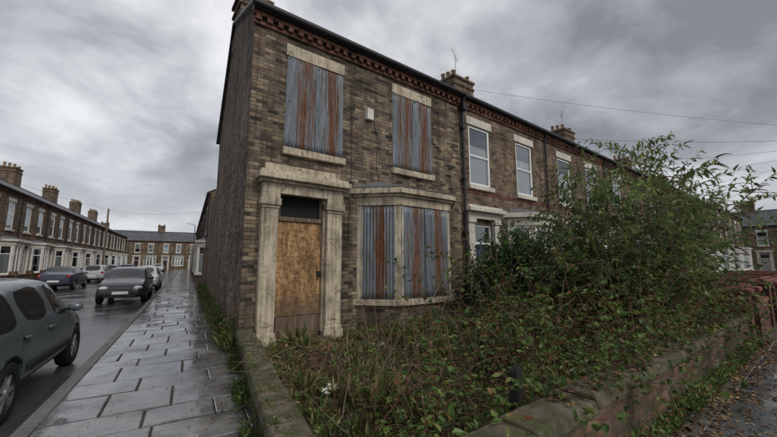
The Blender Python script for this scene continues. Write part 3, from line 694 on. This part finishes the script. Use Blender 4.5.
# weeds and grass
lv=Leaves(); gr=Leaves(); dead=Leaves()
def dens(x,y): return mn.noise(Vector((x*1.3,y*1.3,5)))+.5*mn.noise(Vector((x*3,y*3,2)))
k=0
while k<1900:
    x=R.uniform(-.7,7.5); y=R.uniform(-5.2,-.1)
    if x<.18*y+.3: k+=.2; continue
    if dens(x,y)<.05: k+=.2; continue
    if x<2.2 and y>-2.2 and R.random()<.8: continue
    h=R.uniform(.03,.3)*(1 if R.random()<.5 else .35); p=Vector((x,y,gh(x,y)))
    for j in range(R.randint(6,18)):
        d=rv(); d.z=abs(d.z)+.3; z=Vector((0,0,h*R.random())); l=R.uniform(.018,.06); lv.add(p+z+Vector((d.x,d.y,0))*.06,d,Vector((0,0,1))+rv()*.5,l,l*.65)
    k+=1
for t in range(480):
    x=R.uniform(-.7,6.5); y=R.uniform(-5.2,-.3)
    if x<.18*y+.4: continue
    if x<2.2 and y>-2.2 and R.random()<.85: continue
    n_=mn.noise(Vector((x*1.0+9,y*1.0,0)))
    if n_<-.12: continue
    h=R.uniform(.08,.28)*(.8+n_); w=R.uniform(.03,.12); lean=rv()*.5
    for j in range(R.randint(20,60)):
        a=R.uniform(0,6.28); rr_=w*math.sqrt(R.random()); d=Vector((math.cos(a)*.8,math.sin(a)*.8,R.uniform(.4,1.8)))+lean; gr.add((x+math.cos(a)*rr_,y+math.sin(a)*rr_,gh(x,y)-.01),d,Vector((math.cos(a),math.sin(a),.6)) if R.random()<.7 else rv(),h*R.uniform(.4,1.2),.0045)
k=0
while k<8000:
    x=R.uniform(-.7,6.5); y=R.uniform(-5.2,-.1)
    if x<.18*y+.3: k+=.3; continue
    if mn.noise(Vector((x*1.4+3,y*1.4,4)))<-.1: k+=.3; continue
    d=rv(); d.z=abs(d.z)*.8+.1; gr.add((x,y,gh(x,y)),d,rv(),R.uniform(.04,.17),.004); k+=1
for i in range(16000):
    x=R.uniform(-.7,8); y=R.uniform(-5.25,-.05)
    if x<.18*y+.3: continue
    if mn.noise(Vector((x*1.5,y*1.5,11)))<-.2: continue
    d=rv(); d.z*=.25; l=R.uniform(.02,.065); dead.add((x,y,gh(x,y)+.012+R.random()*.03),d,Vector((0,0,1))+rv()*.5,l,l*.6)
for i in range(2200):
    x=R.uniform(.5,9); y=-5.53-abs(R.gauss(0,.3)); d=rv(); d.z*=.2; l=R.uniform(.03,.07); dead.add((x,y,.018+R.random()*.01),d,Vector((0,0,1))+rv()*.35,l,l*.6)
for i in range(500):
    y=R.uniform(-4.5,14); q=SL(-abs(R.gauss(0,.35))-.03+(.06*min(0,y)),y); d=rv(); d.z*=.2; l=R.uniform(.02,.045); dead.add((q[0],q[1],.014),d,Vector((0,0,1))+rv()*.3,l,l*.6)
for i in range(140):
    y=R.uniform(-5.2,-.2); d=rv(); d.z*=.2; l=R.uniform(.015,.04); dead.add((.18*y+R.uniform(.02,.2),y,.385),d,Vector((0,0,1))+rv()*.3,l,l*.6)
for i in range(500):
    d=rv(); d.z*=.2; l=R.uniform(.02,.06); dead.add((R.uniform(.8,7.8),-5.5+R.uniform(.02,.25),.585),d,Vector((0,0,1))+rv()*.3,l,l*.6)
def tuft(p,n,h,sz,sp=.07):
    for j in range(n):
        d=rv(); d.z=abs(d.z)+.4; l=sz*R.uniform(.5,1.3); lv.add(Vector(p)+Vector((R.uniform(-sp,sp),R.uniform(-sp,sp),h*R.random())),d,Vector((0,0,1))+rv()*.6,l,l*.55)
for i in range(460):
    y=R.uniform(-.1,17); q=SL(-.09,y); nn_=mn.noise(Vector((y*.9,0,0)))
    if nn_<-.15: continue
    tuft((q[0],q[1],.0),R.randint(14,48),R.uniform(.06,.4)*(1+nn_),.055,.14)
    for j in range(14): 
        d=rv(); d.z=abs(d.z)*1.5+.4; gr.add((q[0]-R.random()*.12,q[1]+R.uniform(-.1,.1),0),d,rv(),R.uniform(.08,.3),.006)
for i in range(320):
    y=R.uniform(-5.2,0); 
    if mn.noise(Vector((y*1.5,3,0)))<-.15: continue
    tuft((-.1+.18*y,y,0),R.randint(6,26),R.uniform(.02,.16),.038)
    if R.random()<.4: tuft((.0+.18*y,y,.37),R.randint(3,8),.015,.022,.04)
for i in range(240): x=R.uniform(1,8); tuft((x,-5.57,0),R.randint(8,26),R.uniform(.03,.24),.045)
for i in range(110): x=R.uniform(2.3,5.8); tuft((x,-.95-R.uniform(0,.5),.05),R.randint(15,40),R.uniform(.1,.4),.055)
for i in range(300):
    q=SL(R.uniform(-1.95,-.1),R.uniform(-3,12)); tuft((q[0],q[1],-.004),3,.01,.014,.03)
link('garden_weeds',lv.mesh('w',M['lf_bram'])); link('grass',gr.mesh('g',M['lf_grass'],.35)); link('fallen_leaves',dead.mesh('d',M['lf_dead']))
m=MB()
for i,(x,y) in enumerate(((2.05,-1.5),(1.0,-3.9),(.25,-3.1),(1.5,-2.7))):
    for k in range(3):
        a=R.uniform(0,6); b=Vector((x+R.uniform(-.04,.04),y+R.uniform(-.04,.04),gh(x,y)+.05)); m.poly([b,b+Vector((math.cos(a)*.1,math.sin(a)*.1,.03)),b+Vector((math.cos(a+1.1)*.13,math.sin(a+1.1)*.13,.05)),b+Vector((math.cos(a+1.8)*.07,math.sin(a+1.8)*.07,.0))])
m.obj('litter',[M['plastic']],uv=False)
m=MB()
for i in range(60):
    x=R.uniform(-.5,4); y=R.uniform(-4.8,-.3)
    if x<.18*y+.45: continue
    s=R.uniform(.03,.09); z=gh(x,y); a=R.uniform(0,3); c,s2=math.cos(a),math.sin(a)
    q=lambda u,v,w:(x+c*u*s*1.3-s2*v*s*.7,y+s2*u*s*1.3+c*v*s*.7,z+w*s*.6)
    m.hexa([q(-1,-1,-.4),q(1,-1,-.4),q(1,1,-.4),q(-1,1,-.4),q(-.9,-.9,R.uniform(.4,1)),q(.9,-.8,R.uniform(.4,1)),q(.9,.9,R.uniform(.4,1)),q(-.8,.9,R.uniform(.4,1))])
m.obj('brick_rubble',[M['brick_wall']],bevel=.008)
# ------------------------------------------------------------ cars
def paint(name,c,rough=.28):
    m=Mt(name,rough,.5); m.b.inputs['Coat Weight'].default_value=.6; m.b.inputs['Coat Roughness'].default_value=.08
    s=m.sep(m.tc('Object')); P=m.geo()
    f=None
    for y0 in (1.06,.02,-.98):
        a=m.mth('LESS_THAN',m.mth('ABSOLUTE',m.mth('SUBTRACT',s[1],y0)),.006); f=a if f is None else m.mth('MAXIMUM',f,a)
    f=m.mth('MULTIPLY',f,m.mth('LESS_THAN',s[2],.9)); f=m.mth('MULTIPLY',f,m.mth('GREATER_THAN',s[2],.28))
    f=m.mth('MAXIMUM',f,m.mth('LESS_THAN',s[2],.24))
    dirt=m.mth('MULTIPLY',m.ramp(s[2],[(.2,.7),(.6,.0)]),m.noise(P,8,5)); base=m.mix(dirt,c,(.06,.055,.05))
    m.col(m.mix(f,base,(.006,.006,.006))); m.rough(m.ramp(dirt,[(0,rough),(.5,.7)])); return m.m
M['cglass']=Mt('car_glass',.04,.6,(.012,.014,.015)).m
M['tyre']=Mt('tyre_rubber',.8,.3,(.015,.015,.015)).m
M['rim']=Mt('alloy_rim',.35,.5,(.45,.45,.46),.7).m
M['trim']=Mt('black_trim',.55,.4,(.015,.015,.016)).m
M['lamp']=Mt('headlamp_lens',.08,.8,(.6,.62,.64)).m
M['tail']=Mt('tail_lamp_lens',.15,.6,(.28,.012,.01)).m
M['plate']=Mt('number_plate',.4,.4,(.75,.75,.7)).m
HATCH=[(-2.0,.36,.56,.62,.60,.62,.52),(-1.97,.28,.74,.80,.72,.72,.62),(-1.9,.25,.88,.98,.79,.77,.62),(-1.66,.23,.93,1.34,.82,.80,.56),(-1.45,.22,.94,1.41,.83,.815,.56),(-1.02,.22,.94,1.45,.84,.82,.57),(-.95,.22,.94,1.455,.84,.82,.57),(-.05,.22,.92,1.46,.845,.825,.58),(.05,.22,.92,1.46,.845,.825,.58),(.38,.22,.91,1.43,.845,.825,.575),(.5,.22,.905,1.395,.845,.82,.575),(1.08,.22,.88,1.01,.84,.81,.64),(1.2,.22,.86,.955,.83,.80,.66),(1.6,.22,.80,.87,.81,.77,.64),(1.86,.24,.70,.76,.76,.71,.6),(1.97,.3,.56,.62,.66,.64,.54),(2.0,.38,.5,.54,.56,.55,.46)]
SALOON=[(-2.2,.38,.6,.66,.62,.64,.54),(-2.17,.3,.82,.88,.74,.73,.64),(-2.1,.26,.9,.98,.8,.76,.66),(-1.75,.23,.93,1.03,.83,.79,.66),(-1.6,.22,.94,1.07,.84,.81,.64),(-1.12,.22,.94,1.34,.85,.82,.58),(-1.0,.22,.94,1.38,.85,.825,.57),(-.5,.22,.93,1.42,.855,.83,.57),(-.05,.22,.92,1.43,.855,.83,.57),(.05,.22,.92,1.43,.855,.83,.57),(.3,.22,.91,1.41,.855,.83,.57),(.42,.22,.905,1.375,.855,.825,.57),(1.06,.22,.88,1.0,.85,.82,.65),(1.2,.22,.86,.945,.84,.81,.67),(1.75,.22,.80,.86,.82,.78,.66),(2.04,.24,.7,.76,.77,.73,.62),(2.17,.3,.56,.62,.67,.66,.56),(2.2,.38,.5,.54,.58,.58,.48)]
def carbody(st,glass_side,ws,rw,wheels,name):
    v=[];f=[];mi=[];n=len(st)
    def sect(s):
        y,zb,zl,zt,wl,wb,wt=s; e=min(.05,(zt-zl)*.3)
        h=[(0,zb),(wl*.8,zb),(wl*.985,zb+.07),(max(wl,wb)*1.01,zb+(zl-zb)*.55),(wb,zl),(wt+(wb-wt)*.12,zt-e),(wt*.82,zt-e*.12),(0,zt+.012)]
        return [(x,y,z) for x,z in h]+[(-x,y,z) for x,z in h[-2:0:-1]]
    C=14
    for s in st: v+=sect(s)
    for i in range(n-1):
        ym=(st[i][0]+st[i+1][0])/2; ln=st[i+1][0]-st[i][0]
        for j in range(C):
            j2=(j+1)%C; f.append((i*C+j,i*C+j2,(i+1)*C+j2,(i+1)*C+j)); m=0
            if j in (4,9) and glass_side[0]<ym<glass_side[1] and ln>.11: m=1
            if j in (6,7) and (ws[0]<ym<ws[1] or rw[0]<ym<rw[1]): m=1
            if j in (13,0,1,12): m=2
            mi.append(m)
    for b in (0,n-1):
        o=b*C; L=[0,1,2,3,4,5,6,7]; Rr=[0,13,12,11,10,9,8,7]
        for k in range(7):
            q=[o+L[k],o+L[k+1],o+Rr[k+1],o+Rr[k]]; q=list(dict.fromkeys(q)); 
            if b: q=q[::-1]
            f.append(tuple(q)); mi.append(0)
    me=bpy.data.meshes.new(name); me.from_pydata(v,[],f); 
    for m in (M['trim'],M['cglass'],M['trim']): me.materials.append(m)
    me.polygons.foreach_set('material_index',mi); me.polygons.foreach_set('use_smooth',[True]*len(f))
    bm=bmesh.new(); bm.from_mesh(me); bmesh.ops.recalc_face_normals(bm,faces=bm.faces)
    cl=bm.edges.layers.float.get('crease_edge') or bm.edges.layers.float.new('crease_edge')
    for e in bm.edges:
        ms={fc.material_index for fc in e.link_faces}
        if 1 in ms and len(ms)>1: e[cl]=.7
    bm.to_mesh(me); bm.free()
    o=link('tmp',me); s=o.modifiers.new('s','SUBSURF'); s.levels=2; s.render_levels=2
    cut=MB()
    for y in wheels: cut.lathe([(0,-1.2),(.355,-1.2),(.355,1.2),(0,1.2)],(0,y,.31),28,'x')
    co=link('cut',cut.mesh('cut',[M['trim']],uv=False)); bm=bmesh.new(); bm.from_mesh(co.data); bmesh.ops.remove_doubles(bm,verts=bm.verts,dist=1e-5); bmesh.ops.recalc_face_normals(bm,faces=bm.faces); bm.to_mesh(co.data); bm.free()
    b=o.modifiers.new('b','BOOLEAN'); b.object=co; b.operation='DIFFERENCE'; b.solver='EXACT'
    bpy.context.view_layer.update(); dg=bpy.context.evaluated_depsgraph_get(); res=bpy.data.meshes.new_from_object(o.evaluated_get(dg)); 
    bpy.data.objects.remove(o); bpy.data.objects.remove(co); return res
WH=(-1.23,1.25); WS=(-1.32,1.33)
BH=carbody(HATCH,(-1.6,1.1),(.45,1.1),(-1.88,-1.5),WH,'hatch'); BS=carbody(SALOON,(-1.5,1.1),(.36,1.1),(-1.62,-1.05),WS,'saloon')
wm=MB()
wm.lathe([(.2,-.09),(.27,-.1),(.3,-.085),(.31,-.05),(.31,.05),(.3,.085),(.27,.1),(.2,.09)],(0,0,0),32,'x')
wheel_t=wm.mesh('tyre',[M['tyre']],True,False)
wm=MB(); wm.lathe([(.0,.03),(.17,.03),(.19,.05),(.205,.088),(.215,.088),(.2,-.09)],(0,0,0),28,'x',1)
for i in range(7):
    a=2*math.pi*i/7; c,s=math.cos(a),math.sin(a); w=.022
    def q(r,t,x): return (x,r*c-t*s,r*s+t*c)
    wm.hexa([q(.03,-w,.035),q(.2,-w*.8,.035),q(.2,w*.8,.035),q(.03,w,.035),q(.03,-w,.085),q(.2,-w*.8,.075),q(.2,w*.8,.075),q(.03,w,.085)])
wm.lathe([(.05,.04),(.05,.09),(.0,.095)],(0,0,0),14,'x')
wheel_r=wm.mesh('rim',[M['rim'],M['trim']],False,False)
def ell(mm,c,r,mi=0):
    k=14; b=len(mm.v)
    for i in range(9):
        t=math.pi*i/8
        for j in range(k):
            u=2*math.pi*j/k; mm.v.append((c[0]+r[0]*math.sin(t)*math.cos(u),c[1]+r[1]*math.sin(t)*math.sin(u),c[2]+r[2]*math.cos(t)))
    for i in range(8):
        for j in range(k): mm.f.append((b+i*k+j,b+(i+1)*k+j,b+(i+1)*k+(j+1)%k,b+i*k+(j+1)%k)); mm.mi.append(mi)
def car(name,kind,pm,x,y,heading,z=-.11,world=False):
    loc=(x,y,z) if world else SL(x,y,z); e=empty(name,loc,heading)
    body=(BH if kind=='h' else BS).copy(); body.materials[0]=pm; link('body',body,e)
    wh=WH if kind=='h' else WS; F=2.0 if kind=='h' else 2.2
    for yy in wh:
        for sg in (1,-1):
            link('tyre',wheel_t,e,(sg*.735,yy,.31)); link('rim',wheel_r,e,(sg*.735,yy,.31),(0,0,0 if sg>0 else math.pi))
    m=MB(); m.box(-.62,.62,-F+.25,F-.3,.25,.68); m.obj('underbody',[M['trim']],e,uv=False)
    m=MB()
    for sg in (1,-1): ell(m,(sg*.55,F-.14,.64),(.17,.145,.08))
    m.obj('headlamps',[M['lamp']],e,smooth=True,uv=False)
    m=MB()
    for sg in (1,-1): ell(m,(sg*.64,-F+.1,.82),(.11,.1,.12))
    m.obj('tail_lamps',[M['tail']],e,smooth=True,uv=False)
    m=MB(); m.box(-.26,.26,F-.03,F+.012,.40,.51); m.box(-.26,.26,-F-.012,-F+.03,.5,.61); m.obj('number_plates',[M['plate']],e,.004)
    m=MB(); m.box(-.4,.4,F-.08,F-.01,.53,.6); m.box(-.5,.5,F-.06,F-.004,.27,.37)
    for sg in (1,-1):
        m.box(min(sg*.74,sg*.86),max(sg*.74,sg*.86),.66,.7,.93,.97)
        m.box(sg*.858-.012,sg*.858+.012,-.86,.86,.42,.5)
    m.tube([(.03,-1.3,1.44),(.03,-1.5,1.62)],.006,.004,5)
    m.tube([(-.5,1.08,1.0),(.1,1.0,1.05)],.008,.008,4); m.tube([(0.05,1.1,1.0),(.62,.98,1.04)],.008,.008,4)
    m.obj('grille_and_trim',[M['trim']],e,.006)
    m=MB()
    for sg in (1,-1): ell(m,(sg*.9,.66,.98),(.095,.055,.065))
    for sg in (1,-1):
        for hy in (-.12,-.9+.0): m.box(sg*.845-.014,sg*.845+.014,hy-.08,hy+.08,.8,.83)
    m.obj('mirrors_and_handles',[pm],e,smooth=True,uv=False); return e
grey=paint('grey_green_paint',(.085,.11,.12)); blk=paint('black_paint',(.012,.013,.016),.2); silv=paint('silver_paint',(.35,.36,.38)); blue=paint('navy_paint',(.015,.022,.045))
car('parked_car','h',grey,-3.22,-.35,SA); car('parked_car','h',blk,-3.1,12.5,SA+math.pi); car('parked_car','s',silv,-3.1,19.6,SA+math.pi)
car('parked_car','s',blue,-7.6,22.8,SA); car('parked_car','h',silv,-7.6,32,SA); car('parked_car','h',blk,-7.6,38.5,SA); car('parked_car','h',silv,-5,62,SA+math.pi)
car('parked_car','h',blue,-7.6,50,SA); car('parked_car','s',blk,62,0.5,math.pi/2,world=True)
def lamp(x,y):
    e=empty('street_lamp',SL(x,y),SA); m=MB(); m.lathe([(.09,0),(.09,1.1),(.055,1.2),(.045,6),(0,6.02)],(0,0,0),12); m.tube([(0,0,5.9),(-.3,0,6.1),(-.9,0,6.15)],.03,.03,8); m.obj('column',[M['lead']],e,smooth=True)
    m=MB(); m.hexa([(-1.4,-.1,6.1),(-.85,-.07,6.1),(-.85,.07,6.1),(-1.4,.1,6.1),(-1.35,-.06,6.2),(-.88,-.04,6.2),(-.88,.04,6.2),(-1.35,.06,6.2)]); m.obj('lantern',[M['white']],e,.01)
lamp(-.35,40)
def wire(name,pts,r=.008): m=MB(); m.tube(pts,r,r,4); return m.obj(name,[M['black']],uv=False)
def cat(a,b,sag,n=14):
    a,b=Vector(a),Vector(b); return [a.lerp(b,i/n)+Vector((0,0,-4*sag*(i/n)*(1-i/n))) for i in range(n+1)]
e=empty('telegraph_pole',(34,-9.5,0)); m=MB(); m.lathe([(.15,-.1),(.11,9.5),(0,9.55)],(0,0,0),14); m.box(-.05,.05,-.5,.5,9.0,9.1); m.obj('pole',[M['wood']],e,smooth=False)
for q in ((11.3,-.05,6.5),(16.9,-.05,6.5),(11.5,4,10.4),(22.6,-.05,6.5),(28.2,-.05,6.5)): wire('overhead_cable',cat((34,-9.5,9.2),q,.35))
e=empty('telegraph_pole',SL(-10.6,52,0)); m=MB(); m.lathe([(.13,-.1),(.09,8.8),(0,8.85)],(0,0,0),12); m.obj('pole',[M['wood']],e)
wire('overhead_cable',cat(SL(-10.6,52,8.7),SL(.3,30,6.5),.5)); wire('overhead_cable',cat(SL(-10.6,52,8.7),SL(.3,60,6.6),.8)); wire('overhead_cable',cat(SL(-10.6,52,8.7),SL(-11.9,10,6.6),.4))
def aerial(x,y,z):
    e=empty('tv_aerial',(x,y,z),.5); m=MB(); m.tube([(0,0,-1.2),(0,0,.5)],.015,.015,6); m.tube([(-.7,0,.45),(.6,0,.45)],.01,.01,4)
    for i in range(8): m.tube([(-.65+i*.15,-.16,.45),(-.65+i*.15,.16,.45)],.005,.005,4)
    m.obj('aerial',[M['lead']],e,uv=False)
aerial(10.9,4.2,11.6); aerial(22,4.2,11.5); aerial(33.5,4.2,11.5)
# ------------------------------------------------------------ world, sun, camera
w=bpy.data.worlds.new('World'); scene.world=w; w.use_nodes=True; nt=w.node_tree; bg=nt.nodes['Background']; outw=nt.nodes['World Output']
def NN(t,**k):
    n=nt.nodes.new('ShaderNode'+t)
    for a,b in k.items(): setattr(n,a,b)
    return n
SUN_EL,SUN_AZ=math.radians(45),math.radians(165)
sky=NN('TexSky',sky_type='NISHITA',sun_disc=False); sky.sun_elevation=SUN_EL; sky.sun_rotation=SUN_AZ; nt.links.new(sky.outputs[0],bg.inputs[0]); bg.inputs[1].default_value=.08
tc=NN('TexCoord'); sp_=NN('SeparateXYZ'); nt.links.new(tc.outputs['Generated'],sp_.inputs[0])
mx=NN('Math',operation='MAXIMUM'); nt.links.new(sp_.outputs[2],mx.inputs[0]); mx.inputs[1].default_value=0
ad=NN('Math',operation='ADD'); nt.links.new(mx.outputs[0],ad.inputs[0]); ad.inputs[1].default_value=.33
dv=NN('VectorMath',operation='DIVIDE'); nt.links.new(tc.outputs['Generated'],dv.inputs[0]); nt.links.new(ad.outputs[0],dv.inputs[1])
def wn(scale,det,loc,dist=.35,ro=.52):
    mp=NN('Mapping'); nt.links.new(dv.outputs[0],mp.inputs[0]); mp.inputs['Location'].default_value=loc; n=NN('TexNoise'); nt.links.new(mp.outputs[0],n.inputs['Vector']); n.inputs['Scale'].default_value=scale; n.inputs['Detail'].default_value=det; n.inputs['Roughness'].default_value=ro; n.inputs['Distortion'].default_value=dist; return n.outputs[0]
a=wn(1.15,6,(3.1,1.2,0),.2); b=wn(3.0,7,(1,5,2),.35,.56)
m2=NN('Math',operation='MULTIPLY_ADD'); nt.links.new(b,m2.inputs[0]); m2.inputs[1].default_value=.5; nt.links.new(a,m2.inputs[2])
rp=NN('ValToRGB'); nt.links.new(m2.outputs[0],rp.inputs[0]); e=rp.color_ramp.elements
e[0].position=.58; e[0].color=(.22,.23,.255,1); e[1].position=.92; e[1].color=(.8,.81,.84,1); q=e.new(.74); q.color=(.42,.435,.465,1)
rh=NN('ValToRGB'); nt.links.new(sp_.outputs[2],rh.inputs[0]); rh.color_ramp.elements[0].color=(.8,.8,.8,1); rh.color_ramp.elements[1].position=.32; rh.color_ramp.elements[1].color=(0,0,0,1)
mxc=NN('Mix',data_type='RGBA'); nt.links.new(rh.outputs[0],mxc.inputs[0]); nt.links.new(rp.outputs[0],mxc.inputs[6]); mxc.inputs[7].default_value=(.56,.575,.605,1)
b2=NN('Background'); nt.links.new(mxc.outputs[2],b2.inputs[0]); b2.inputs[1].default_value=1.14
ms=NN('MixShader'); ms.inputs[0].default_value=.92; nt.links.new(bg.outputs[0],ms.inputs[1]); nt.links.new(b2.outputs[0],ms.inputs[2]); nt.links.new(ms.outputs[0],outw.inputs[0])
sl=bpy.data.lights.new('sun','SUN'); sl.energy=1.5; sl.angle=math.radians(24); sl.color=(1,.96,.9); so=bpy.data.objects.new('sun',sl); scene.collection.objects.link(so)
sd=Vector((math.sin(SUN_AZ)*math.cos(SUN_EL),math.cos(SUN_AZ)*math.cos(SUN_EL),math.sin(SUN_EL))); so.rotation_euler=sd.to_track_quat('Z','Y').to_euler(); so.location=(0,-20,30)
cam=bpy.data.cameras.new('camera'); co=bpy.data.objects.new('camera',cam); scene.collection.objects.link(co); scene.camera=co
co.location=(-1.67,-6.67,1.55); co.rotation_euler=(math.radians(90+7.37),0,-math.atan2(.605,.796)); cam.lens=36*340/777; cam.sensor_width=36; cam.clip_end=2000; cam.clip_start=.05
scene.view_settings.view_transform='Standard'; scene.view_settings.look='None'; scene.view_settings.exposure=0
